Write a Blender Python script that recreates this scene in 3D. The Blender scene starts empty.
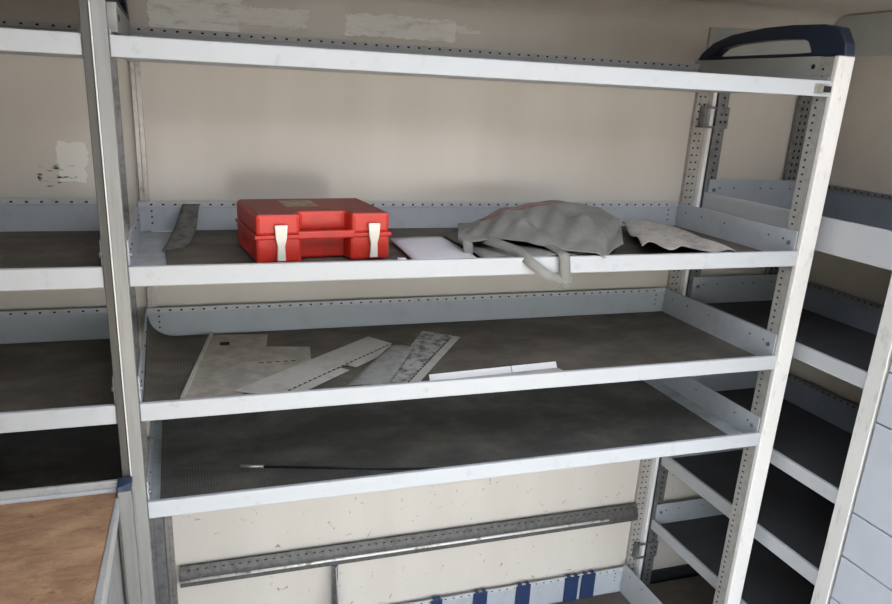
import bpy, bmesh, math, random
from mathutils import Vector, Matrix
random.seed(7)
sc = bpy.context.scene
col = sc.collection
PI = math.pi

# ------------------------------------------------------------------ materials
def mat(name):
    m = bpy.data.materials.new(name); m.use_nodes = True
    return m, m.node_tree.nodes, m.node_tree.links, m.node_tree.nodes['Principled BSDF']
def noise(N, L, vec, scale, detail=4, rough=.55, dist=0.0):
    n = N.new('ShaderNodeTexNoise'); n.inputs['Scale'].default_value = scale
    n.inputs['Detail'].default_value = detail; n.inputs['Roughness'].default_value = rough
    n.inputs['Distortion'].default_value = dist
    L.new(vec, n.inputs['Vector']); return n.outputs['Fac']
def ramp(N, L, fac, p0, p1, c0=(0,0,0,1), c1=(1,1,1,1)):
    r = N.new('ShaderNodeValToRGB'); r.color_ramp.elements[0].position = p0; r.color_ramp.elements[1].position = p1
    r.color_ramp.elements[0].color = c0; r.color_ramp.elements[1].color = c1
    L.new(fac, r.inputs['Fac']); return r.outputs['Color']
def mixc(N, L, fac, a, b):
    m = N.new('ShaderNodeMix'); m.data_type = 'RGBA'
    if isinstance(fac, (int, float)): m.inputs[0].default_value = fac
    else: L.new(fac, m.inputs[0])
    for s, v in ((6, a), (7, b)):
        if isinstance(v, tuple): m.inputs[s].default_value = (*v[:3], 1)
        else: L.new(v, m.inputs[s])
    return m.outputs[2]
def math_(N, L, op, a, b=None, clamp=False):
    m = N.new('ShaderNodeMath'); m.operation = op; m.use_clamp = clamp
    for i, v in enumerate((a, b)):
        if v is None: continue
        if isinstance(v, (int, float)): m.inputs[i].default_value = v
        else: L.new(v, m.inputs[i])
    return m.outputs[0]
def objco(N):
    return N.new('ShaderNodeTexCoord').outputs['Object']
def mapped(N, L, vec, scale):
    m = N.new('ShaderNodeMapping'); m.inputs['Scale'].default_value = scale
    L.new(vec, m.inputs['Vector']); return m.outputs['Vector']
def bump(N, L, B, h, strength, dist=.001):
    b = N.new('ShaderNodeBump'); b.inputs['Strength'].default_value = strength; b.inputs['Distance'].default_value = dist
    L.new(h, b.inputs['Height']); L.new(b.outputs['Normal'], B.inputs['Normal'])

def simple(name, c, rough=.5, metal=0.0, dirt=None, dscale=25, d0=.52, d1=.72, stretch=(1,1,1), bmp=0, bscale=300, coat=0):
    m, N, L, B = mat(name)
    B.inputs['Roughness'].default_value = rough; B.inputs['Metallic'].default_value = metal
    B.inputs['Base Color'].default_value = (*c, 1)
    if coat: B.inputs['Coat Weight'].default_value = coat; B.inputs['Coat Roughness'].default_value = .15
    v = objco(N)
    if dirt:
        f = ramp(N, L, noise(N, L, mapped(N, L, v, stretch), dscale, 6, .65), d0, d1)
        L.new(mixc(N, L, f, c, dirt), B.inputs['Base Color'])
    if bmp: bump(N, L, B, noise(N, L, v, bscale, 3), bmp)
    return m

WHITE = simple('white_enamel', (.465, .480, .496), .38, 0, (.37, .375, .375), 34, .58, .80)
GREYBLUE = simple('grey_blue_enamel', (.42, .445, .475), .42, 0, (.36, .38, .40), 22, .5, .78)
DARKBLUE = simple('dark_grey_enamel', (.20, .225, .265), .45, 0, (.16, .18, .21), 22, .5, .78)
STRIP = simple('folded_edge_enamel', (.50, .51, .52), .45, 0, (.36, .36, .355), 40, .5, .75)
TRAY = simple('tray_enamel', (.42, .45, .47), .45, 0, (.25, .25, .24), 18, .45, .75)
ALU = simple('brushed_aluminium', (.24, .238, .228), .42, .3, (.18, .177, .168), 60, .45, .75, (1, 1, .06))
ALUPALE = simple('pale_aluminium', (.78, .77, .74), .40, .15, (.55, .53, .48), 70, .55, .75, (1, 1, .25))
GALV = simple('galvanised_steel', (.44, .42, .40), .36, .75, (.27, .245, .22), 55, .45, .72)
GALVDK = simple('dull_galvanised_steel', (.26, .26, .265), .45, .6, (.15, .145, .14), 55, .45, .72)
HOLE = simple('hole_black', (.012, .012, .012), .9)
BLUEPL = simple('navy_plastic', (.011, .021, .046), .42, 0, (.02, .03, .05), 40, .5, .8, bmp=.1)
CAPBLUE = simple('blue_cap_plastic', (.03, .048, .095), .5)
CLIPBLUE = simple('blue_clip_plastic', (.018, .036, .098), .45)
REDPL = simple('red_plastic', (.58, .030, .016), .40, 0, (.36, .02, .018), 26, .5, .85, bmp=.08, bscale=500)
REDTOP = simple('dusty_red_plastic', (.24, .045, .034), .6, 0, (.21, .075, .06), 14, .4, .75, bmp=.08, bscale=500)
LATCH = simple('ivory_plastic', (.80, .76, .66), .45)
STICK = simple('faded_sticker', (.28, .17, .12), .6, 0, (.42, .36, .25), 60, .45, .65)
PAPER = simple('paper_white', (.72, .70, .75), .8)
PLATE = simple('dusty_plate', (.29, .27, .24), .6, 0, (.43, .375, .30), 20, .42, .62)
PLATEPALE = simple('pale_divider_plate', (.47, .445, .40), .55, 0, (.30, .29, .27), 24, .5, .75)
PLATEGR = simple('grimy_plate', (.40, .39, .37), .55, 0, (.10, .10, .105), 45, .46, .60, (1, 1, 1))
PLATEGR2 = simple('grimy_grey_plate', (.30, .295, .28), .55, 0, (.18, .175, .165), 35, .45, .7)
RODDK = simple('dark_steel', (.03, .032, .036), .4, .5)
DRAWER = simple('drawer_enamel', (.54, .565, .625), .45, 0, (.48, .51, .56), 5, .4, .7)
CLOTHBEIGE = simple('beige_rag', (.50, .465, .425), .95, 0, (.33, .305, .28), 30, .42, .68, bmp=.5, bscale=220)
PIPING = simple('faded_red_piping', (.23, .11, .09), .9)
GROUNDM = simple('concrete', (.42, .40, .36), .9, 0, (.36, .34, .31), 2)

def cloth_mat():
    m, N, L, B = mat('grey_canvas'); B.inputs['Roughness'].default_value = .95
    v = objco(N)
    w = noise(N, L, v, 14, 6, .6)
    L.new(mixc(N, L, ramp(N, L, w, .38, .68), (.31, .30, .278), (.22, .212, .195)), B.inputs['Base Color'])
    a = N.new('ShaderNodeTexWave'); a.inputs['Scale'].default_value = 280; L.new(v, a.inputs['Vector'])
    bump(N, L, B, math_(N, L, 'ADD', a.outputs['Fac'], math_(N, L, 'MULTIPLY', noise(N, L, v, 40, 5), 6.0)), .5, .0012)
    return m
CANVAS = cloth_mat()

def rubber(name, c, dust, amount):
    m, N, L, B = mat(name); B.inputs['Roughness'].default_value = .75
    v = objco(N)
    big = noise(N, L, mapped(N, L, v, (1.0, 1.3, 1)), 5.5, 9, .66, .12)
    fine = noise(N, L, v, 150, 2)
    f = math_(N, L, 'MULTIPLY', ramp(N, L, big, .42, .74), amount)
    base = mixc(N, L, f, c, dust)
    sweep = ramp(N, L, noise(N, L, mapped(N, L, v, (1.3, 4, 1)), 3.0, 3, .5, 1.0), .60, .80)
    base = mixc(N, L, math_(N, L, 'MULTIPLY', sweep, .35), base, dust)
    spk = ramp(N, L, noise(N, L, v, 260, 2, .5), .68, .78)
    base = mixc(N, L, math_(N, L, 'MULTIPLY', spk, .35), base, (dust[0]*1.5, dust[1]*1.5, dust[2]*1.5))
    wv = N.new('ShaderNodeTexWave'); wv.inputs['Scale'].default_value = 52; wv.inputs['Distortion'].default_value = .4; wv.bands_direction = 'X'
    L.new(v, wv.inputs['Vector'])
    base = mixc(N, L, math_(N, L, 'MULTIPLY', wv.outputs['Fac'], .22), base, (c[0]*.45, c[1]*.45, c[2]*.45))
    fine = math_(N, L, 'ADD', fine, wv.outputs['Fac'])
    L.new(base, B.inputs['Base Color'])
    bump(N, L, B, fine, .35, .001)
    return m
MAT = rubber('ribbed_rubber_brown', (.086, .074, .060), (.23, .195, .155), .85)
MATDK = rubber('ribbed_rubber_black', (.050, .051, .056), (.085, .085, .088), .6)
MATGR = rubber('ribbed_rubber_grey', (.066, .063, .058), (.20, .185, .155), .85)

def wall_mat():
    """cream laminate panel: glossy, with adhesive residue, scuffs and pin specks"""
    m, N, L, B = mat('cream_laminate'); v = objco(N)
    sep = N.new('ShaderNodeSeparateXYZ'); L.new(v, sep.inputs[0])
    X, Y, Z = sep.outputs
    cream, cream2 = (.66, .61, .548), (.61, .56, .495)
    base = mixc(N, L, ramp(N, L, noise(N, L, mapped(N, L, v, (3, 3, .5)), 2.2, 5), .35, .7), cream, cream2)
    # grime speckle
    spk = ramp(N, L, noise(N, L, mapped(N, L, v, (1, 1, .8)), 26, 8, .7, .6), .70, .80)
    low = math_(N, L, 'MULTIPLY', ramp(N, L, noise(N, L, v, 38, 4, .6, .8), .655, .70), math_(N, L, 'LESS_THAN', Z, -.55))
    base = mixc(N, L, math_(N, L, 'MULTIPLY', low, .75), base, (.25, .20, .17))
    spk2 = ramp(N, L, noise(N, L, mapped(N, L, v, (1, 1, 3)), 34, 6, .6, .2), .68, .80)
    base = mixc(N, L, math_(N, L, 'MULTIPLY', spk2, .22), base, (.40, .34, .28))
    rgh = noise(N, L, v, 3, 3)
    nz = noise(N, L, mapped(N, L, v, (1, 1, 2)), 20, 6, .6)
    mask_tot = None
    def rect(x0, x1, z0, z1, wob):
        xx = math_(N, L, 'ADD', X, math_(N, L, 'MULTIPLY', math_(N, L, 'SUBTRACT', nz, .5), wob))
        zz = math_(N, L, 'ADD', Z, math_(N, L, 'MULTIPLY', math_(N, L, 'SUBTRACT', nz, .5), wob))
        a = math_(N, L, 'MULTIPLY', math_(N, L, 'GREATER_THAN', xx, x0), math_(N, L, 'LESS_THAN', xx, x1))
        b = math_(N, L, 'MULTIPLY', math_(N, L, 'GREATER_THAN', zz, z0), math_(N, L, 'LESS_THAN', zz, z1))
        return math_(N, L, 'MULTIPLY', a, b)
    streak = ramp(N, L, noise(N, L, mapped(N, L, v, (1.2, 1, 5)), 12, 8, .72, .5), .30, .50)
    for r, s in (((.075, .27, .455, .62, .05), 1.0), ((.20, .425, .482, .523, .03), .85), ((.515, .79, .478, .526, .03), .95), ((.78, .86, .500, .513, .05), .6)):
        k = math_(N, L, 'MULTIPLY', math_(N, L, 'MULTIPLY', rect(*r), streak), s)
        mask_tot = k if mask_tot is None else math_(N, L, 'MAXIMUM', mask_tot, k)
    base = mixc(N, L, mask_tot, base, (.95, .94, .90))
    # wall reflection painted in as a pale patch, and black scuffs, behind the left racking
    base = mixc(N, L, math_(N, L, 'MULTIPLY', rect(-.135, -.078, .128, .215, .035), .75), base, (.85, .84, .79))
    sc_ = math_(N, L, 'MULTIPLY', rect(-.175, -.10, .118, .165, .03), ramp(N, L, noise(N, L, mapped(N, L, v, (1, 1, 3.5)), 30, 5, .6), .54, .62))
    base = mixc(N, L, sc_, base, (.05, .045, .04))
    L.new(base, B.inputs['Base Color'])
    L.new(math_(N, L, 'ADD', math_(N, L, 'ADD', math_(N, L, 'MULTIPLY', rgh, .10), .14), math_(N, L, 'MULTIPLY', mask_tot, .05)), B.inputs['Roughness'])
    bump(N, L, B, math_(N, L, 'MULTIPLY', mask_tot, noise(N, L, v, 90, 5)), .3, .001)
    return m
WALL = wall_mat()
WALLR = simple('cream_panel', (.56, .51, .44), .42, 0, (.50, .45, .39), 6, .4, .7)
ROOF = simple('roof_lining', (.62, .565, .495), .4, 0, (.56, .505, .435), 6, .4, .7)
TRIMG = simple('grey_trim', (.42, .425, .41), .5, 0, (.36, .36, .345), 12, .45, .75)
FLOORM = simple('van_floor', (.09, .075, .062), .8, 0, (.14, .115, .09), 12, .4, .7)
SHELL = simple('van_shell', (.16, .155, .15), .6)

def wood():
    m, N, L, B = mat('worn_plywood'); v = objco(N); B.inputs['Roughness'].default_value = .62
    g = noise(N, L, mapped(N, L, v, (2.6, 7, 8)), 5, 9, .74, .9)
    c = mixc(N, L, ramp(N, L, g, .30, .70), (.235, .118, .062), (.43, .255, .15))
    b = noise(N, L, mapped(N, L, v, (1, 1.5, 1)), 11, 6, .62, .4)
    c = mixc(N, L, math_(N, L, 'MULTIPLY', ramp(N, L, b, .46, .66), .8), c, (.53, .33, .185))
    d = noise(N, L, mapped(N, L, v, (1.6, 6, 1)), 9, 7, .7, 1.2)
    c = mixc(N, L, math_(N, L, 'MULTIPLY', ramp(N, L, d, .58, .70), .8), c, (.085, .045, .026))
    f = noise(N, L, v, 190, 3)
    c = mixc(N, L, math_(N, L, 'MULTIPLY', ramp(N, L, f, .6, .75), .35), c, (.64, .47, .33))
    L.new(c, B.inputs['Base Color']); bump(N, L, B, g, .3, .001)
    return m
WOOD = wood()

# ------------------------------------------------------------------ mesh helpers
class MB:
    def __init__(s): s.bm = bmesh.new()
    def box(s, x0, x1, y0, y1, z0, z1, mi=0):
        v = [s.bm.verts.new(p) for p in ((x0,y0,z0),(x1,y0,z0),(x1,y1,z0),(x0,y1,z0),(x0,y0,z1),(x1,y0,z1),(x1,y1,z1),(x0,y1,z1))]
        for f in ((0,3,2,1),(4,5,6,7),(0,1,5,4),(1,2,6,5),(2,3,7,6),(3,0,4,7)):
            s.bm.faces.new([v[i] for i in f]).material_index = mi
        return s
    def prism(s, pts, ax, a0, a1, mi=0):
        """polygon pts (2D) extruded along axis ax ('x','y','z')"""
        def P(p, a): return {'x': (a, p[0], p[1]), 'y': (p[0], a, p[1]), 'z': (p[0], p[1], a)}[ax]
        A = [s.bm.verts.new(P(p, a0)) for p in pts]; B = [s.bm.verts.new(P(p, a1)) for p in pts]
        n = len(pts)
        for i in range(n): s.bm.faces.new((A[i], A[(i+1) % n], B[(i+1) % n], B[i])).material_index = mi
        s.bm.faces.new(A[::-1]).material_index = mi; s.bm.faces.new(B).material_index = mi
        return s
    def ring(s, outer, inner, ax, a0, a1, mi=0):
        def P(p, a): return {'x': (a, p[0], p[1]), 'y': (p[0], a, p[1]), 'z': (p[0], p[1], a)}[ax]
        L = [[s.bm.verts.new(P(p, a)) for p in pts] for pts, a in ((outer,a0),(outer,a1),(inner,a1),(inner,a0))]
        n = len(outer)
        for i in range(n):
            j = (i+1) % n
            for k in range(4):
                s.bm.faces.new((L[k][i], L[k][j], L[(k+1)%4][j], L[(k+1)%4][i])).material_index = mi
        return s
    def tube(s, pts, r, n=10, mi=0):
        pts = [Vector(p) for p in pts]; rings = []
        for i, p in enumerate(pts):
            d = (pts[min(i+1, len(pts)-1)] - pts[max(i-1, 0)]).normalized()
            a = d.orthogonal().normalized() if i == 0 else (a - d*a.dot(d)).normalized()
            b = d.cross(a)
            rings.append([s.bm.verts.new(p + r*(math.cos(2*PI*k/n)*a + math.sin(2*PI*k/n)*b)) for k in range(n)])
        for q, w in zip(rings, rings[1:]):
            for k in range(n): s.bm.faces.new((q[k], q[(k+1)%n], w[(k+1)%n], w[k])).material_index = mi
        s.bm.faces.new(rings[0][::-1]).material_index = mi; s.bm.faces.new(rings[-1]).material_index = mi
        return s
    def grid(s, rows, mi=0):
        V = [[s.bm.verts.new(p) for p in r] for r in rows]
        for i in range(len(V)-1):
            for j in range(len(V[0])-1):
                s.bm.faces.new((V[i][j], V[i][j+1], V[i+1][j+1], V[i+1][j])).material_index = mi
        return s
    def build(s, name, mats, parent=None, bevel=0, smooth=False, solid=0, subd=0, loc=None):
        bmesh.ops.recalc_face_normals(s.bm, faces=s.bm.faces)
        org = Vector((0, 0, 0))
        if parent is not None: org = Vector(parent['org'])
        elif loc is not None: org = Vector(loc)
        bmesh.ops.translate(s.bm, verts=s.bm.verts, vec=-org)
        me = bpy.data.meshes.new(name); s.bm.to_mesh(me); s.bm.free()
        for m in (mats if isinstance(mats, (list, tuple)) else [mats]): me.materials.append(m)
        if smooth:
            for p in me.polygons: p.use_smooth = True
        o = bpy.data.objects.new(name, me); col.objects.link(o)
        o['org'] = tuple(org)
        if parent is not None: o.parent = parent
        else: o.location = org
        if solid:
            md = o.modifiers.new('solid', 'SOLIDIFY'); md.thickness = solid; md.offset = 0
        if subd:
            md = o.modifiers.new('sub', 'SUBSURF'); md.levels = subd; md.render_levels = subd
        if bevel:
            md = o.modifiers.new('bevel', 'BEVEL'); md.width = bevel; md.segments = 2; md.limit_method = 'ANGLE'; md.angle_limit = .6
        return o
def thing(name, label, cat, loc, group=None):
    o = bpy.data.objects.new(name, None); col.objects.link(o); o.location = loc; o.empty_display_size = .05
    o['org'] = tuple(loc); o['label'] = label; o['category'] = cat
    if group: o['group'] = group
    return o
def tag(o, label, cat, group=None):
    o['label'] = label; o['category'] = cat
    if group: o['group'] = group
    return o
def struct(o):
    o['kind'] = 'structure'; return o
def rim_round(x0, x1, z0, z1, r, n=6, left=True, right=True):
    """upright plate outline with rounded lower corners"""
    pts = [(x0, z1)]
    if left: pts += [(x0 + r - r*math.cos(t), z0 + r - r*math.sin(t)) for t in [PI/2*k/n for k in range(n+1)]]
    else: pts.append((x0, z0))
    if right: pts += [(x1 - r + r*math.sin(t), z0 + r - r*math.cos(t)) for t in [PI/2*k/n for k in range(n+1)]]
    else: pts.append((x1, z0))
    return pts + [(x1, z1)]

# ------------------------------------------------------------------ layout (metres; shelf fronts lie in y = 0)
D = .482            # shelf depth
FLOOR = -1.32
CEIL = .62
XR = 1.575          # front plane of the right racking
XB = 1.93           # its back plane

# ------------------------------------------------------------------ setting
struct(MB().box(-2.2, 2.05, -1.6, .6, FLOOR-.06, FLOOR).build('floor', simple('aluminium_floor', (.34, .32, .29), .6, 0, (.26, .24, .22), 12, .4, .7)))
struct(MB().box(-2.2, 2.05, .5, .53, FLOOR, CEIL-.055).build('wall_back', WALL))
struct(MB().box(1.95, 1.99, -1.6, .5, FLOOR, CEIL).build('wall_right', WALLR))
m = MB()
arc = [(.5 - .06 + .06*math.cos(t), .565 - .005 + .06*math.sin(t)) for t in [PI/2*k/10 for k in range(11)]]
HX0, HX1, HY0, HY1 = -.10, 1.80, -1.08, -.34      # open roof hatch over the aisle
m.prism([arc[0], (.53, .560), (.53, .66), (HY1, .66), (HY1, CEIL)] + arc[::-1][:-1], 'x', -2.2, 1.99)
m.box(-2.2, HX0, HY0, HY1, CEIL, .66).box(HX1, 1.99, HY0, HY1, CEIL, .66).box(-2.2, 1.99, -1.6, HY0, CEIL, .66)
struct(m.build('ceiling', ROOF))
m = MB(); m.ring([(HX0, HY0), (HX1, HY0), (HX1, HY1), (HX0, HY1)], [(HX0+.03, HY0+.03), (HX1-.03, HY0+.03), (HX1-.03, HY1-.03), (HX0+.03, HY1-.03)], 'z', CEIL-.01, .70)
struct(m.build('window_1', ALUPALE))
struct(MB().box(-2.24, -2.2, -1.6, .53, FLOOR-.06, .66).build('wall_left', SHELL))
m = MB()
DX0, DX1, DZ1 = -.30, 1.88, .18
m.box(-2.2, DX0, -1.6, -1.55, FLOOR, CEIL).box(DX1, 1.99, -1.6, -1.55, FLOOR, CEIL).box(DX0, DX1, -1.6, -1.55, DZ1, CEIL)
struct(m.build('wall_front', SHELL))
# grey filler trim at the top of the bulkhead and behind the right handle
m = MB()
m.prism([(1.53, .462), (1.95, .462), (1.95, .575), (1.53, .562)], 'y', .493, .4995)
struct(m.build('trim_1', TRIMG, bevel=.001))
struct(MB().box(1.943, 1.9495, -1.2, .492, .507, .617).build('trim_2', TRIMG, bevel=.001))
struct(MB().box(1.60, 1.95, .488, .4995, FLOOR, -1.210).build('baseboard_back', simple('black_skirting', (.015, .016, .018), .6)))
struct(MB().box(-40, 40, -60, -1.62, -1.92, -1.9).build('ground', GROUNDM))

# ------------------------------------------------------------------ racking
def shelf(root, tr, a0, a1, depth, zt, lip, zb_back, mats, side_top=None, rng=(True, True), holes=True, mat_z=None, mat_in=(0, 0), round_back=False, flap=False, back_bottom=None, pitch=.0265):
    """tr(a, b, z) -> world xyz; a runs along the front, b goes from the front to the back"""
    fm, bm_, sm, rm = mats
    mz = mat_z if mat_z is not None else zt - .022
    st = side_top if side_top is not None else zb_back
    def bx(M, aa0, aa1, bb0, bb1, z0, z1, mi=0):
        p, q = tr(aa0, bb0, z0), tr(aa1, bb1, z1)
        M.box(min(p[0],q[0]), max(p[0],q[0]), min(p[1],q[1]), max(p[1],q[1]), z0, z1, mi)
    M = MB(); bx(M, a0, a1, .012, depth-.002, mz-.008, mz-.004)
    t = M.build('shelf', TRAY, root)
    M = MB(); bx(M, a0, a1, 0, .011, zt-lip, zt)
    M.build('front_lip', [fm, HOLE], t, bevel=.0022)
    bb = back_bottom if back_bottom is not None else mz - .002
    M = MB()
    if round_back:
        pts = [(tr(a, 0, z)[0], z) for a, z in rim_round(a0, a1, bb, zb_back, .055, right=False)]
        M.prism(pts, 'y', depth-.003, depth)
    else: bx(M, a0, a1, depth-.003, depth, bb, zb_back)
    # folded top strip with its row of slots
    bx(M, a0, a1, depth-.0065, depth-.003, zb_back-.012, zb_back, 2)
    if holes:
        n = int((a1-a0-.06)/pitch)
        for i in range(n+1):
            a = a0 + .03 + i*pitch
            bx(M, a-.0030, a+.0030, depth-.0074, depth-.0060, zb_back-.0085, zb_back-.0045, 1)
        for a in (a0+.030, a1-.030):
            for dz in (.022, .036, .050):
                if zb_back-dz > bb+.008: bx(M, a-.002, a+.002, depth-.0038, depth-.0025, zb_back-dz-.002, zb_back-dz+.002, 1)
    M.build('back_lip', [bm_, HOLE, STRIP if bm_ is GREYBLUE else GALVDK], t, bevel=.0006)
    for side, (s0, s1, on) in enumerate(((a0, a0+.003, rng[0]), (a1-.003, a1, rng[1]))):
        if not on: continue
        M = MB(); bx(M, s0, s1, .0115, depth-.0065, mz-.006, st)
        inn = s1 if side == 0 else s0-.0015
        for b in (.05, .10, depth-.12, depth-.05, depth*.55):
            bx(M, inn-.0003, inn+.0018-.0003, b-.002, b+.002, st-.026, st-.022, 1)
        M.build('side_lip', [sm, HOLE], t, bevel=.0008)
        M = MB()
        for b in (.030,):
            p = tr((s1 if side == 0 else s0-.004), b, st-.03)
            q = tr((s1+.004 if side == 0 else s0), b, st-.03)
            M.tube([p, q], .0055, 8)
        M.build('bolt', GALVDK, t)
    M = MB()
    if flap:
        # the left end of the mat is torn: one strip leans up against the back lip
        M.prism([(.089,.0125),(.087,.12),(.083,.25),(.105,.36),(.142,.474),(a1-.004,.474),(a1-.004,.0125)], 'z', mz-.003, mz)
        M.build('rubber_mat', rm, t)
        M = MB(); rows = []
        for k in range(13):
            u = k/12; z = mz + .0015 + .060*u**1.7
            xl = .078 + .046*u; xr = .126 + .036*u + .012*(1-u)*math.sin(u*3)
            y0 = .235 + .237*u**.85
            rows.append([(xl + (xr-xl)*q, y0 + .035*q*(1-u), z + .006*math.sin(q*PI)*math.sin(u*PI)) for q in (0, .25, .5, .75, 1)])
        M.grid(rows); M.build('torn_mat_strip', simple('dusty_rubber', (.17, .16, .145), .9, 0, (.09, .085, .078), 40, .45, .65), t, solid=.003, smooth=True)
    elif round_back:
        rows = []
        for b in [.0130 + (depth-.0200)*k/12 for k in range(13)]:
            k = (b/depth)**1.5
            rows.append([(a0 + .0040 + .062*(1-math.cos(t*PI/2)) if t <= 1 else a0 + .066 + (t-1)*(a1-.004-a0-.066), b,
                          mz - .0015 + (.056*(1-math.sin(t*PI/2))*k if t < 1 else 0)) for t in (0, .12, .25, .4, .55, .7, .85, 1, 1.3, 1.6, 2)])
        M.grid(rows); M.build('rubber_mat', rm, t, solid=.003)
    else:
        bx(M, a0+.0035+mat_in[0], a1-.0035-mat_in[1], .0125, depth-.0065, mz-.003, mz)
        M.build('rubber_mat', rm, t)
    return t
ident = lambda a, b, z: (a, b, z)
righty = lambda a, b, z: (XR + b, a, z)

# main unit ---------------------------------------------------------
main = thing('shelving_unit', 'wide white metal shelving unit holding the red case and grey bag', 'shelves', (.75, .24, FLOOR))
X0, X1 = .0245, 1.4995
WM = (WHITE, GREYBLUE, GREYBLUE, MAT)
shelf(main, ident, X0, X1, D, .4215, .0335, .464, WM, side_top=.43)
shelf(main, ident, X0, X1, D, .0414, .0364, .0865, WM, flap=True)
shelf(main, ident, X0, X1, D, -.2207, .0364, -.170, WM, round_back=True, rng=(True, True))
shelf(main, ident, X0, X1, D, -.4304, .0364, -.392, (WHITE, GREYBLUE, GREYBLUE, MATGR), mat_in=(.018, .055))
shelf(main, ident, X0, X1, D, -1.232, .038, -1.159, (WHITE, GREYBLUE, WHITE, FLOORM), mat_z=-1.256, side_top=-1.142)
# small latch slot at the right end of the top lip
MB().box(1.452, 1.486, -.0022, .001, .394, .414).box(1.476, 1.496, -.0035, -.002, .397, .41, 1).build('lip_latch', [GALV, HOLE], main)

def upright_slots(M, x, y0, z0, z1, pitch, mi, face='x', w=.003):
    z = z0
    while z < z1:
        if face == 'x': M.box(x-.0006, x+.0006, y0-.003, y0+.003, z-w, z+w, mi)
        else: M.box(y0-.003, y0+.003, x-.0006, x+.0006, z-w, z+w, mi)
        z += pitch
# left front upright: folded profile with a ridge along x = 0
M = MB(); M.prism([(.0010, .010), (.0010, -.0070), (.0238, -.0045), (.0238, .010)], 'z', FLOOR, .472)
up = M.build('upright', ALU, main, bevel=.001)
MB().box(-.0014, .0009, -.0086, .010, FLOOR, .472).build('ridge_highlight', ALUPALE, up, bevel=.0007)  # bright strip puts the highlight along the ridge into the colour
# right front upright
M = MB(); M.box(1.5005, 1.540, .0105, .050, FLOOR, .472)
upright_slots(M, 1.5003, .036, FLOOR+.1, .46, .0165, 1, 'x', .0022)
up = M.build('upright', [simple('worn_pale_steel', (.37, .36, .34), .45, .1, (.27, .26, .245), 55, .45, .72), HOLE], main, bevel=.001)
MB().box(1.4995, 1.5445, -.004, .010, FLOOR, .474).build('upright_cover', simple('chipped_white_enamel', (.74, .72, .69), .42, 0, (.50, .48, .44), 75, .58, .74, (1, 1, .3)), up, bevel=.0025)
# rear uprights, perforated
M = MB(); M.box(.030, .040, .484, .4995, FLOOR, .45); M.box(.040, .051, .4865, .4995, FLOOR, .45)
M.build('rear_upright', [GALV, HOLE], main, bevel=.001)
M = MB(); M.box(1.516, 1.555, .486, .4995, FLOOR, .45)
for xx in (1.526, 1.542): upright_slots(M, .4858, xx, FLOOR+.1, .44, .020, 1, 'y', .0022)
M.build('rear_upright', [simple('worn_beige_steel', (.43, .405, .37), .45, .1, (.31, .285, .255), 55, .45, .72), HOLE], main, bevel=.001)
MB().box(1.5565, 1.5675, .470, .4995, FLOOR, .45).build('rear_upright_flange', simple('bright_flange', (.88, .87, .85), .4), main, bevel=.001)
# top rails of the two end frames
M = MB(); M.box(1.5005, 1.5300, .0505, .4995, .427, .474); M.tube([(1.4990, .066, .452), (1.5010, .066, .452)], .006, 8, 1)
M.build('top_rail', [TRIMG, HOLE], main, bevel=.001)
M = MB(); M.box(.005, .036, .0465, .4995, .427, .474); M.tube([(.0355, .09, .452), (.0375, .09, .452)], .006, 8, 1)
M.build('top_rail', [TRIMG, HOLE], main, bevel=.001)
# navy grip handles on top of the end frames
out = [(.500,.4745),(.486,.492),(.440,.518),(.370,.535),(.255,.545),(.160,.546),(.065,.542),(.018,.533),(-.006,.500),(-.012,.4745),(.070,.4745),(.200,.4745),(.320,.4745),(.430,.4745)]
inn = [(.432,.4835),(.424,.489),(.402,.502),(.350,.510),(.255,.5145),(.180,.5145),(.118,.512),(.104,.507),(.094,.492),(.090,.4835),(.120,.4825),(.200,.4825),(.320,.4825),(.390,.4825)]
for x in (1.506, .006):
    MB().ring(out, inn, 'x', x, x+.030).build('grip_handle', BLUEPL, main, bevel=.004)
# clamps joining the rear uprights
for z in (.326, -1.095):
    M = MB(); M.box(1.530, 1.5545, .4815, .4855, z-.024, z+.024); M.box(1.5725, 1.614, .4635, .4685, z-.024, z+.024)
    M.box(1.532, 1.614, .4625, .4690, z+.0235, z+.029); M.box(1.532, 1.614, .4625, .4690, z-.029, z-.0235); M.box(1.530, 1.5365, .4625, .4850, z-.029, z+.029)
    for xx in (1.588, 1.604): M.box(xx-.003, xx+.003, .4628, .4637, z-.014, z-.008, 1); M.box(xx-.003, xx+.003, .4628, .4637, z+.006, z+.012, 1)
    M.build('clamp', [GALVDK, HOLE], main, bevel=.001)
# galvanised support rail with rolled nose
M = MB(); M.prism([(.4835,-.914),(.470,-.937),(.463,-.946),(.463,-.968),(.472,-.974),(.4835,-.975)], 'x', .0605, 1.5155)
for k in range(62):
    x = .085 + k*.0232
    for (yy, zz) in ((.4770, -.9250),):
        M.box(x-.004, x+.004, yy-.0012, yy+.0012, zz-.0016, zz+.0016, 1)
rail = M.build('support_rail', [simple('dirty_galvanised_steel', (.13, .122, .113), .5, .3, (.07, .064, .058), 60, .42, .7), HOLE], main, bevel=.001)
MB().tube([(.0605,.4605,-.9480),(.5,.4605,-.9480),(1.0,.4605,-.9480),(1.40,.4605,-.9480)], .0042, 10).build('rail_nose', simple('nose_highlight_steel', (.82, .81, .79), .3, .2, (.30, .29, .27), 25, .52, .64), rail, smooth=True)  # pale base colour carries the highlight along the rolled nose
# triangular brace under the rail
M = MB()
M.box(.484, .500, .462, .480, -1.15, -.972); M.prism([(.478,-.985),(.470,-.972),(.455,-.972),(.34,-1.24),(.478,-1.24)], 'x', .4905, .4935)
M.box(.4895, .4945, .4610, .4625, -1.006, -.996, 1)
M.build('rail_brace', [GALVDK, ALUPALE], main, bevel=.0006)

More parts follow.
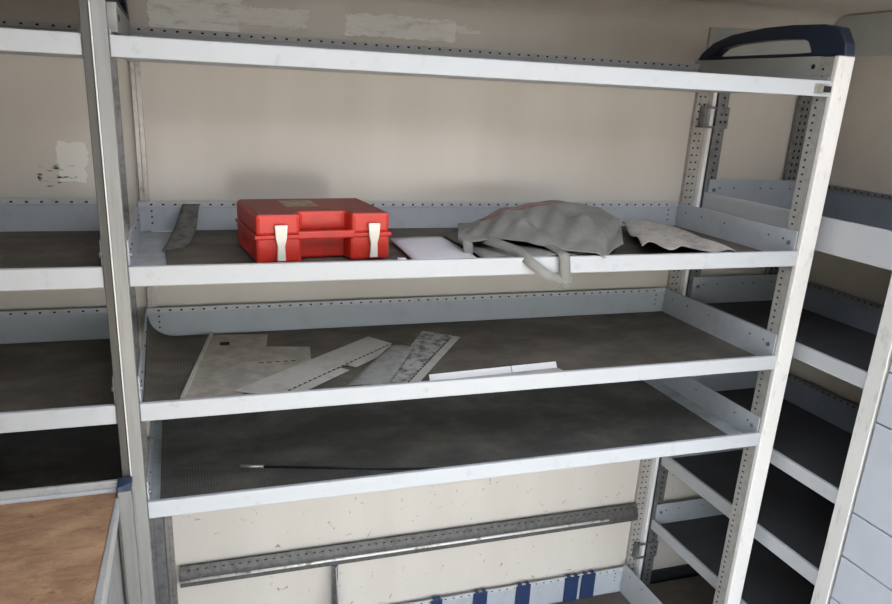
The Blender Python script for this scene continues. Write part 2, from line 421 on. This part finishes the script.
# left unit ---------------------------------------------------------
left = thing('shelving_unit', 'shelving unit at the left edge behind the plywood workbench, partly cut off', 'shelves', (-.6, .24, FLOOR))
LX0, LX1 = -1.15, -.0165
for zt, lp, zb in ((.4215, .0335, .460), (.0420, .038, .0925), (-.2195, .038, -.164), (-.440, .038, -.40)):
    shelf(left, ident, LX0, LX1, D, zt, lp, zb, WM if zt > -.4 else (WHITE, GREYBLUE, GREYBLUE, MATGR), side_top=(.43 if zt > .4 else zb-.005), pitch=.0305)
for y0, y1, nm in ((-.004, .05, 'upright'), (.484, .4995, 'rear_upright')):
    MB().box(-1.19, -1.1505, y0, y1, FLOOR, .472).build(nm, ALU, left, bevel=.001)
MB().prism([(-.0165,.4845),(.0040,.4845),(.0040,.4995),(-.0165,.4995)], 'z', FLOOR, .45).build('rear_upright', GALVDK, left, bevel=.001)
MB().box(.0045, .0285, .4850, .4990, FLOOR, -.52).build('rear_filler', GALVDK, left)
MB().box(-.0160, -.0020, -.0045, .046, FLOOR, .472).build('upright', simple('dark_aluminium', (.090, .085, .077), .5, .2, (.065, .061, .055), 60, .45, .75, (1, 1, .06)), left, bevel=.001)  # darker tone than the upright beside it
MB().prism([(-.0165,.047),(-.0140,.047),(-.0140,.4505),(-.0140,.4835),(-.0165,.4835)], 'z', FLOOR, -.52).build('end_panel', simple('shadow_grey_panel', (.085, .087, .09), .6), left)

# right unit --------------------------------------------------------
right = thing('shelving_unit', 'narrower shelving unit along the right wall with dark mats and angled view', 'shelves', (1.75, .12, FLOOR))
RA0, RA1 = -.194, .4690
RM = (WHITE, DARKBLUE, WHITE, MATDK)
for zt, lp, zb, mz in ((.1185, .082, .154, .060), (-.1995, .040, -.137, -.2215), (-.500, .038, -.436, -.522), (-.728, .042, -.66, -.75), (-.976, .036, -.922, -.998)):
    M_back = zb
    t = shelf(right, righty, RA0, RA1, XB-XR, zt, lp, zb, (WHITE if zt > -1.1 else GREYBLUE, DARKBLUE, GREYBLUE, MATDK), mat_z=mz, rng=(True, True), pitch=.0228)
MB().box(XR, XB, RA0, .4685, -1.252, -1.242).build('bottom_board', FLOORM, right)
# posts
M = MB(); M.box(XR-.003, XR+.045, -.237, -.1945, FLOOR, .474); M.build('upright', [ALUPALE, HOLE], right, bevel=.002)
M = MB(); M.box(XR, XR+.036, .4695, .4770, FLOOR, .45); upright_slots(M, .4692, 1.594, FLOOR+.1, .44, .02, 1, 'y'); M.build('rear_upright', [GALVDK, HOLE], right, bevel=.001)  # darker galvanised tone holds the shade on this post
M = MB(); M.box(1.871, 1.912, .4780, .4920, FLOOR, .44)
for xx in (1.882, 1.899): upright_slots(M, .4778, xx, FLOOR+.1, .43, .02, 1, 'y', .0038)
M.build('rear_upright', [GALVDK, HOLE], right, bevel=.001)
M = MB(); M.box(1.9305, 1.9425, -.237, -.1945, FLOOR, .44); M.build('rear_upright', [GALVDK, HOLE], right, bevel=.001)

# drawer cabinet ----------------------------------------------------
cab = thing('drawer_cabinet', 'pale blue-grey drawer cabinet at right edge beside the white post', 'cabinet', (1.76, -.55, FLOOR))
MB().box(1.585, 1.945, -.86, -.242, FLOOR, .03).build('cabinet_body', simple('cabinet_shadow_gap', (.05, .055, .065), .6), cab, bevel=.001)
zs = [.026, -.0600, -.178, -.298, -.529, -.646, -.764, -1.0, -1.30]
for z1, z0 in zip(zs, zs[1:]):
    d = MB().box(1.573, 1.584, -.856, -.2445, z0+.0018, z1-.0018).build('drawer', DRAWER, cab, bevel=.002)

# workbench ---------------------------------------------------------
wb = thing('workbench', 'worn brown plywood workbench with aluminium edging at lower left', 'workbench', (-.5, -.3, FLOOR))
ZW = -.385
MB().prism([(-1.1,-.80),(-.0560,-.80),(-.0265,-.026),(-1.1,-.026)], 'z', ZW-.018, ZW).build('worktop', WOOD, wb, bevel=.001)
M = MB(); M.prism([(-.0555,-.80),(-.0270,-.0525),(-.0215,-.0525),(-.0315,-.80)], 'z', ZW-.030, ZW+.0025); M.build('edge_trim', simple('bright_aluminium', (.46, .46, .45), .4, .15, (.34, .335, .32), 40, .5, .7), wb, bevel=.002)
M = MB(); M.box(-1.1, -.0235, -.0200, -.0120, ZW-.03, ZW+.020)
M.build('back_rail', simple('bright_aluminium_rail', (.46, .46, .45), .4, .15, (.34, .335, .32), 40, .5, .7), wb, bevel=.0015)
MB().box(-1.1, -.0270, -.0255, -.0205, ZW-.01, ZW+.0065).build('sealant_strip', WHITE, wb, bevel=.002)
M = MB(); M.box(-.0230, .0010, -.0500, -.0120, FLOOR, ZW+.0113); M.build('leg', ALU, wb, bevel=.0015)
M = MB(); M.prism([(-.0235, -.0515), (-.0145, -.0515), (.0022, -.036), (.0022, -.0110), (-.0235, -.0110)], 'z', ZW+.0115, ZW+.0225); M.build('corner_cap', CAPBLUE, wb, bevel=.002)
M = MB(); M.box(-.0345, -.0305, -.79, -.0130, FLOOR+.05, ZW-.031); M.build('side_panel', simple('bench_panel', (.30, .305, .30), .55, .2, (.22, .22, .21), 25, .45, .75), wb)
for x, y in ((-1.09, -.05), (-1.09, -.79), (-.036, -.79)):
    MB().box(x-.012, x+.012, y-.015 if y < -.5 else y, y+.0 if y < -.5 else y+.03, FLOOR, ZW-.031).build('leg', ALU, wb, bevel=.0015)

# ------------------------------------------------------------------ things on the second shelf (mat top .0194)
MZ2 = .0210
case = thing('tool_case', 'closed red plastic tool case with two ivory latches on second shelf', 'case', (.39, .19, MZ2))
def rbox(M, x0, x1, y0, y1, z0, z1, mi=0): M.box(x0, x1, y0, y1, z0, z1, mi)
Cx0, Cx1, Cy0, Cy1 = .000, .2705, .000, .200
# in the case's own frame, then turned slightly
base = MB()
base.prism([(0,0),(.088,0),(.092,.034),(.184,.034),(.188,0),(.2705,0),(.2705,.2),(0,.2)], 'z', .0, .052)
lid = MB()
lid.prism([(0,0),(.086,0),(.090,.036),(.186,.036),(.190,0),(.2705,0),(.2705,.2),(0,.2)], 'z', .0535, .098)
handle = MB(); handle.prism([(.080,-.0035),(.196,-.0035),(.196,.0075),(.080,.0075)], 'z', .047, .063)
def put(mb, name, mats, bevel=0, parent=case):
    mb.bm.transform(Matrix.Translation((.2545, .086, MZ2)) @ Matrix.Rotation(math.radians(5.5), 4, 'Z') @ Matrix.Diagonal((1.025, 1.06, 1.0, 1.0)))
    return mb.build(name, mats, parent, bevel=bevel)
put(base, 'case_base', REDPL, .006)
for f_ in lid.bm.faces:
    if abs(f_.calc_center_median().z - .098) < 1e-4: f_.material_index = 1
ld = put(lid, 'lid', [REDPL, REDTOP], .008)
put(handle, 'handle', REDPL, .003)
put(MB().prism([(-.003,-.0035),(.082,-.0035),(.082,.0015),(.0015,.0015),(.0015,.2),(-.003,.2)], 'z', .049, .0568), 'rim', REDPL, .0015)
put(MB().prism([(.194,-.0035),(.2735,-.0035),(.2735,.2),(.269,.2),(.269,.0015),(.194,.0015)], 'z', .049, .0568), 'rim', REDPL, .0015)
M = MB(); M.box(.080, .150, .085, .165, .098, .0984); M.box(.088, .120, .125, .135, .0984, .0986, 1)
put(M, 'sticker', [STICK, PLATE], 0, ld)
for a in (.034, .222):
    M = MB(); M.prism([(a, .077), (a+.025, .077), (a+.023, .050), (a+.0195, .035), (a+.021, .006), (a+.004, .006), (a+.0055, .035), (a+.002, .050)], 'y', -.0095, -.0038)
    put(M, 'latch', LATCH, .0015)
M = MB(); M.ring([(.05,.008),(.13,.008),(.13,.040),(.05,.040)], [(.058,.014),(.122,.014),(.122,.034),(.058,.034)], 'x', -.003, .0005); put(M, 'side_moulding', REDPL, .001)

# white papers
M = MB()
rows = []
for i in range(9):
    u = i/8; row = []
    for j in range(9):
        w = j/8
        x = (.566 + .012*u)*(1-w) + (.7105)*w
        y = (.030 + (.250)*u)*(1-w) + (.036 + .268*u)*w
        z = .0250 + .006*math.sin(w*2.4)*math.sin(u*2.2+.4) + .004*(1-w)
        row.append((x, y, z))
    rows.append(row)
M.grid(rows)
tag(M.build('paper_sheets', PAPER, None, solid=.004, smooth=True, loc=(.64, .15, .021)), 'thin stack of white paper lying between red case and grey bag', 'paper')
# white stub peeking in front of the papers
M = MB(); M.tube([(.535, .062, .0275), (.543, .060, .0275), (.552, .058, .0275)], .0062, 10)
tag(M.build('chalk_stub', simple('chalk', (.85, .84, .80), .9), None, smooth=True), 'tiny white stub at the front corner of the white papers', 'chalk')

# crumpled grey bag
def lerp(tab, s):
    for (s0, v0), (s1, v1) in zip(tab, tab[1:]):
        if s <= s1:
            k = (s-s0)/(s1-s0); k = k*k*(3-2*k)
            return v0+(v1-v0)*k
    return tab[-1][1]
bag = thing('cloth_bag', 'crumpled grey canvas bag with straps drooping over the shelf front', 'bag', (.95, .22, MZ2))
ridge_z = [(.685,.056),(.74,.074),(.80,.096),(.86,.109),(.93,.112),(.98,.108),(1.03,.096),(1.07,.080),(1.095,.068)]
ridge_y = [(.685,.22),(.78,.29),(.93,.31),(1.095,.29)]
hem_y = [(.685,.135),(.72,.110),(.78,.118),(.83,.105),(.88,.070),(.95,.024),(1.01,.004),(1.045,-.006),(1.06,.020),(1.08,.050),(1.095,.085)]
hem_z = [(.685,.052),(.78,.058),(.84,.055),(.90,.050),(.98,.0480),(1.02,.0470),(1.045,.036),(1.065,.048),(1.095,.050)]
shear = lambda s_, y: s_ + (.37 + .18*(s_-.685)/.41)*(y-.12)
rows = []
n, mm = 56, 30
for i in range(n+1):
    x = .685 + .41*i/n; row = []
    hy, hz, ry, rz = lerp(hem_y, x), lerp(hem_z, x), lerp(ridge_y, x), lerp(ridge_z, x)
    for j in range(mm+1):
        t = j/mm
        if t < .6:
            k = t/.6; y = hy + (ry-hy)*k; z = hz + (rz-hz)*math.sin(k*PI/2)**1.1
            z += .010*math.sin(k*PI)*math.sin(x*38 + k*4.2) * (1-k*.5) + .004*math.sin(k*PI)*math.sin(x*95 - k*7)
            z -= .016*math.exp(-((x-.955-.10*(k-.6))/.040)**2)*math.exp(-((k-.72)/.18)**2)
            z -= .012*math.exp(-((x-.86+.25*(k-.5))/.03)**2)*math.sin(k*PI)
        else:
            k = (t-.6)/.4; y = ry + (.455-ry)*k; z = rz + (.034-rz)*(1-math.cos(k*PI/2))
            z += .005*math.sin(k*PI)*math.sin(x*50)
        row.append((shear(x, y), y, max(z, .028)))
    rows.append(row)
M = MB(); M.grid(rows)
body = M.build('bag_body', CANVAS, bag, smooth=True, solid=.003, subd=1)
# right end closing down to the mat, and the lower layer of the bag
end = []
for j in range(mm+1):
    t = j/mm
    hy, hz, ry, rz = lerp(hem_y, 1.095), lerp(hem_z, 1.095), lerp(ridge_y, 1.095), lerp(ridge_z, 1.095)
    if t < .6: k = t/.6; y = hy + (ry-hy)*k; z = hz + (rz-hz)*math.sin(k*PI/2)**1.1
    else: k = (t-.6)/.4; y = ry + (.455-ry)*k; z = rz + (.034-rz)*(1-math.cos(k*PI/2))
    end.append((y, z))
M = MB(); M.grid([[(shear(1.095, y) - .012*w, y + .012*w, max(.026, z - (z-.026)*w)) for y, z in end] for w in (0, .15, .4, .7, 1)])
M.build('bag_end', CANVAS, bag, smooth=True, solid=.003)
M = MB(); rows = []
for i in range(25):
    u = i/24; x = .715 + .27*u
    rows.append([(x + .02*w, .018 + .012*math.sin(u*9) + .33*w, .0285 + .017*(1-w)*u**.5 + .004*math.sin(u*14 + w*5)) for w in [k/8 for k in range(9)]])
M.grid(rows); M.build('lower_layer', CANVAS, bag, smooth=True, solid=.003)
def ribbon(pts, wdir, w):
    M = MB(); wd = Vector(wdir).normalized()*w/2
    P = [Vector(p) for p in pts]; Q = []
    for i in range(len(P)-1):      # Catmull-Rom
        p0, p1, p2, p3 = P[max(i-1,0)], P[i], P[i+1], P[min(i+2,len(P)-1)]
        for k in range(5):
            t = k/5
            Q.append(.5*((2*p1) + (p2-p0)*t + (2*p0-5*p1+4*p2-p3)*t*t + (3*p1-p0-3*p2+p3)*t**3))
    Q.append(P[-1])
    M.grid([[q - wd, q, q + wd] for q in Q]); return M
ribbon([(.752,.125,.056),(.765,.070,.055),(.785,.018,.0490),(.800,-.010,.034),(.830,-.013,.012),(.858,-.015,-.004),(.884,-.016,-.014)], (.55,0,.75), .021).build('strap', CANVAS, bag, smooth=True, solid=.002)
ribbon([(.877,.060,.052),(.877,.020,.0500),(.878,-.002,.0475),(.879,-.0105,.036),(.881,-.013,.012),(.886,-.0155,-.008),(.880,-.0165,-.0145)], (1,0,.05), .024).build('strap', CANVAS, bag, smooth=True, solid=.002)
ribbon([(.705,.135,.058),(.706,.118,.055),(.707,.110,.042),(.708,.106,.026)], (1,0,0), .022).build('strap', CANVAS, bag, smooth=True, solid=.002)
def bagtop(x, k):
    hy, hz, ry, rz = lerp(hem_y, x), lerp(hem_z, x), lerp(ridge_y, x), lerp(ridge_z, x)
    y = hy + (ry-hy)*k
    return (shear(x, y), y, hz + (rz-hz)*math.sin(k*PI/2)**1.1 + .002)
# faded red seam over the top of the bag
M = MB(); M.tube([bagtop(.74 + .2*i/14, .95 - .10*math.sin(i/14*PI) - .03*i/14) for i in range(15)], .0028, 6)
M.build('seam_piping', PIPING, bag, smooth=True)

# beige crumpled rag
rows = []
for i in range(31):
    u = i/30; row = []
    for j in range(25):
        w = j/24
        fx = 1.112 + .300*u - .03*u*u; bx_ = 1.258 + .180*u
        fy = .062 - .012*u + .009*math.sin(u*19); by = .385 + .060*u - .15*max(0, u-.72)
        x = fx + (bx_-fx)*w; y = fy + (by-fy)*w
        edge = (1-w)**2
        z = .047 - .008*u + .007*math.sin(u*8 + w*4)*math.sin(w*6+.6) + .004*math.sin(u*23+w*9) + edge*(.006*math.sin(u*17) - .002)
        z -= max(0, u-.62)*.045*(1-w*.2)
        row.append((x, y, max(z, .0265)))
    rows.append(row)
M = MB(); M.grid(rows)
for i in range(0, 31, 1):
    pass
tag(M.build('rag', CLOTHBEIGE, None, smooth=True, solid=.003, subd=1, loc=(1.28, .2, .021)), 'crumpled beige rag at the right end of second shelf beside the grey bag', 'cloth')

# ------------------------------------------------------------------ things on the third shelf (mat top -.2427)
MZ3 = -.2425
def plate(name, pts, z0, th, mats, label=None, loc=None, parent=None, bevel=.0008, extra=None):
    M = MB(); M.prism(pts, 'z', z0, z0+th)
    if extra: extra(M)
    return M.build(name, mats, parent, bevel=bevel, loc=loc)
pp = thing('metal_plate', 'dusty flat stepped plate lying leftmost on the third shelf', 'plate', (.24, .25, MZ3))
def marks(M):
    M.box(.1905, .2130, .372, .396, MZ3+.0030, MZ3+.0036, 1)
    for k in range(5): M.box(.268+.018*k, .278+.018*k, .232, .237, MZ3+.0030, MZ3+.0033, 1)
plate('plate_body', [(.178,.459),(.310,.440),(.296,.346),(.398,.327),(.384,.225),(.208,.050),(.104,.050)], MZ3, .003, [PLATE, HOLE], parent=pp, extra=marks)
M = MB(); M.prism([(.1715,.459),(.1785,.459),(.1045,.050),(.0965,.050)], 'z', MZ3, MZ3+.010); M.build('folded_edge', PLATEPALE, pp, bevel=.001)

def divider(label, A, B, C, Dd, z0, mats, flange_out, notch, tilt=0.0):
    """A-B: far long edge of the plate, C-D: perforated fold line"""
    o = thing('shelf_divider', label, 'divider', ((A[0]+C[0])/2, (A[1]+C[1])/2, MZ3), 'shelf dividers on the third shelf')
    M = MB(); M.prism([A, B, C, Dd], 'z', z0, z0+.002)
    a, b = Vector(Dd), Vector(C); d = (b-a); L = d.length; d.normalize(); nrm = Vector((d.y, -d.x))
    n = int(L/.0165)
    for i in range(n):
        p = a + d*(.008+i*.0165)
        q = [p - d*.0042 - nrm*.0018, p + d*.0042 - nrm*.0018, p + d*.0042 + nrm*.0018, p - d*.0042 + nrm*.0018]
        M.prism([tuple(v) for v in q], 'z', z0+.0018, z0+.0027, 1)
    M.build('divider_plate', [mats[0], HOLE], o, bevel=.0005)
    M = MB()
    for s0, s1 in notch:
        p, q = a + d*L*s0 + nrm*.0012, a + d*L*s1 + nrm*.0012
        M.prism([tuple(p), tuple(q), tuple(q + nrm*flange_out), tuple(p + nrm*flange_out)], 'z', z0-.0004, z0+.0012)
    M.build('flange', mats[1], o, bevel=.0005)
    return o
divider('pale perforated divider strip with a notched flange, lying over the stepped plate', (.200,.072), (.553,.371), (.598,.307), (.280,.026), MZ3+.0040, (PLATEPALE, PLATEPALE), .026, ((0,.50),(.555,.98)))
divider('grimy perforated divider strip with black smears, nearest the white strip', (.490,.036), (.706,.399), (.772,.348), (.545,.024), MZ3+.0016, (PLATEGR, PLATEPALE), .020, ((.03,1),))
M = MB(); rows = []
for i in range(13):
    u = i/12; cx, cy = .470+.148*u, .030+.245*u
    rows.append([(cx + dx*(1-.35*u), cy - dx*.35, MZ3+.012 - .0035*u + .010*math.cos(dx*30)*(.6) - .004) for dx in (-.042, -.028, -.012, .004, .020, .036)])
M.grid(rows)
o = tag(M.build('shelf_divider', PLATEGR2, None, smooth=True, solid=.0018, loc=(.53, .15, MZ3)), 'bent grey divider strip wedged between the pale and the grimy one', 'divider', 'shelf dividers on the third shelf')
# white angle strip
an = thing('angle_strip', 'white metal angle strip lying alone right of the dividers', 'strip', (.78, .06, MZ3))
import math as _m
def angle(M, p, q, h, th):
    a, b = Vector(p), Vector(q); d = (b-a).normalized(); nr = Vector((-d.y, d.x))
    M.prism([tuple(a), tuple(b), tuple(b+nr*th), tuple(a+nr*th)], 'z', MZ3, MZ3+h)
    for v in M.bm.verts:
        if v.co.z > MZ3 + h*.5: v.co.x += nr.x*.008; v.co.y += nr.y*.008
for p, q in (((.616,.054),(.818,.070)), ((.820,.0702),(.938,.079))):
    M = MB(); angle(M, p, q, .0135, .003); M.build('upright_flange', simple('white_strip', (.86,.86,.85), .4, 0, (.5,.48,.45), 40, .62, .8), an, bevel=.0008)
M = MB(); M.prism([(.616,.0535),(.938,.0785),(.955,.0135),(.617,.0135)], 'z', MZ3, MZ3+.002); M.build('base_flange', PLATEPALE, an, bevel=.0005)

# ------------------------------------------------------------------ fourth shelf (mat top -.4524)
rod = thing('steel_rod', 'thin dark rod with a pale tip lying on the fourth shelf', 'rod', (.44, .09, -.4523))
MB().tube([(.262,.134,-.4485),(.46,.083,-.4485),(.70,.022,-.4485)], .0030, 8).build('shaft', RODDK, rod, smooth=True)
MB().tube([(.212,.147,-.4485),(.235,.141,-.4485),(.262,.134,-.4485)], .0040, 8).build('tip', GALV, rod, smooth=True)

# ------------------------------------------------------------------ blue clips on the back lip of the bottom tray
spots = [(.800,.838), (.944,.992), (1.095,1.146), (1.274,1.324), (1.336,1.388)]
labs = ['leftmost blue clip on the bottom tray lip, cut by frame', 'second blue clip from the left on the bottom tray lip',
        'middle blue clip of the five on the bottom tray lip', 'fourth blue clip from left on bottom tray lip, paired closely with the last',
        'rightmost blue clip on bottom tray lip, nearest the corner']
for (a, b), l in zip(spots, labs):
    c = thing('plastic_clip', l, 'clip', ((a+b)/2, .474, -1.255), 'blue plastic clips on the bottom tray')
    M = MB(); M.box(a, b, .4715, .4755, -1.2555, -1.160)
    M.build('clip_plate', CLIPBLUE, c, bevel=.001)
    M = MB(); M.box(a+.006, a+.018, .4725, .4852, -1.1595, -1.154); M.box(b-.018, b-.006, .4725, .4852, -1.1595, -1.154); M.build('hook', CLIPBLUE, c, bevel=.001)

# ------------------------------------------------------------------ daylight
w = bpy.data.worlds.new('sky'); sc.world = w; w.use_nodes = True
N, L = w.node_tree.nodes, w.node_tree.links
bg = N['Background']
sky = N.new('ShaderNodeTexSky'); sky.sky_type = 'NISHITA'; sky.sun_disc = False
sky.sun_elevation = math.radians(42); sky.sun_rotation = math.radians(10); sky.air_density = 1.2; sky.dust_density = 3.0
hs = N.new('ShaderNodeHueSaturation'); hs.inputs['Saturation'].default_value = .34
L.new(sky.outputs['Color'], hs.inputs['Color']); L.new(hs.outputs['Color'], bg.inputs['Color'])
bg.inputs['Strength'].default_value = .62
sd = bpy.data.lights.new('sun', 'SUN'); sd.energy = 3.0; sd.angle = .01; sd.color = (1, .93, .82)
so = bpy.data.objects.new('sun', sd); col.objects.link(so)
so.rotation_euler = Vector((-.80, -.16, -1.0)).to_track_quat('-Z', 'Y').to_euler(); so.location = (5, 0, 6)

# ------------------------------------------------------------------ camera
cd = bpy.data.cameras.new('camera'); cam = bpy.data.objects.new('camera', cd); col.objects.link(cam)
yaw, pitch, roll = .3290, .3225, .0486
C = Vector((.115604, -1.39455, .358252))
r = Vector((.95023858, -.30809767, .04607021)); f = Vector((.30639192, .89757965, -.31697756))
u = r.cross(f)
Mx = Matrix((( r.x, u.x, -f.x, C.x), (r.y, u.y, -f.y, C.y), (r.z, u.z, -f.z, C.z), (0, 0, 0, 1)))
cam.matrix_world = Mx
cd.sensor_fit = 'HORIZONTAL'; cd.sensor_width = 36; cd.lens = 752.1512*36/892
cd.shift_x = 16.46/892; cd.shift_y = 41.373/892; cd.clip_start = .02
sc.camera = cam

sc.view_settings.view_transform = 'Standard'; sc.view_settings.look = 'None'
sc.view_settings.gamma = 1; sc.view_settings.use_curve_mapping = False
sc.view_settings.exposure = 1.3
for o in sc.objects:
    if 'org' in o: del o['org']
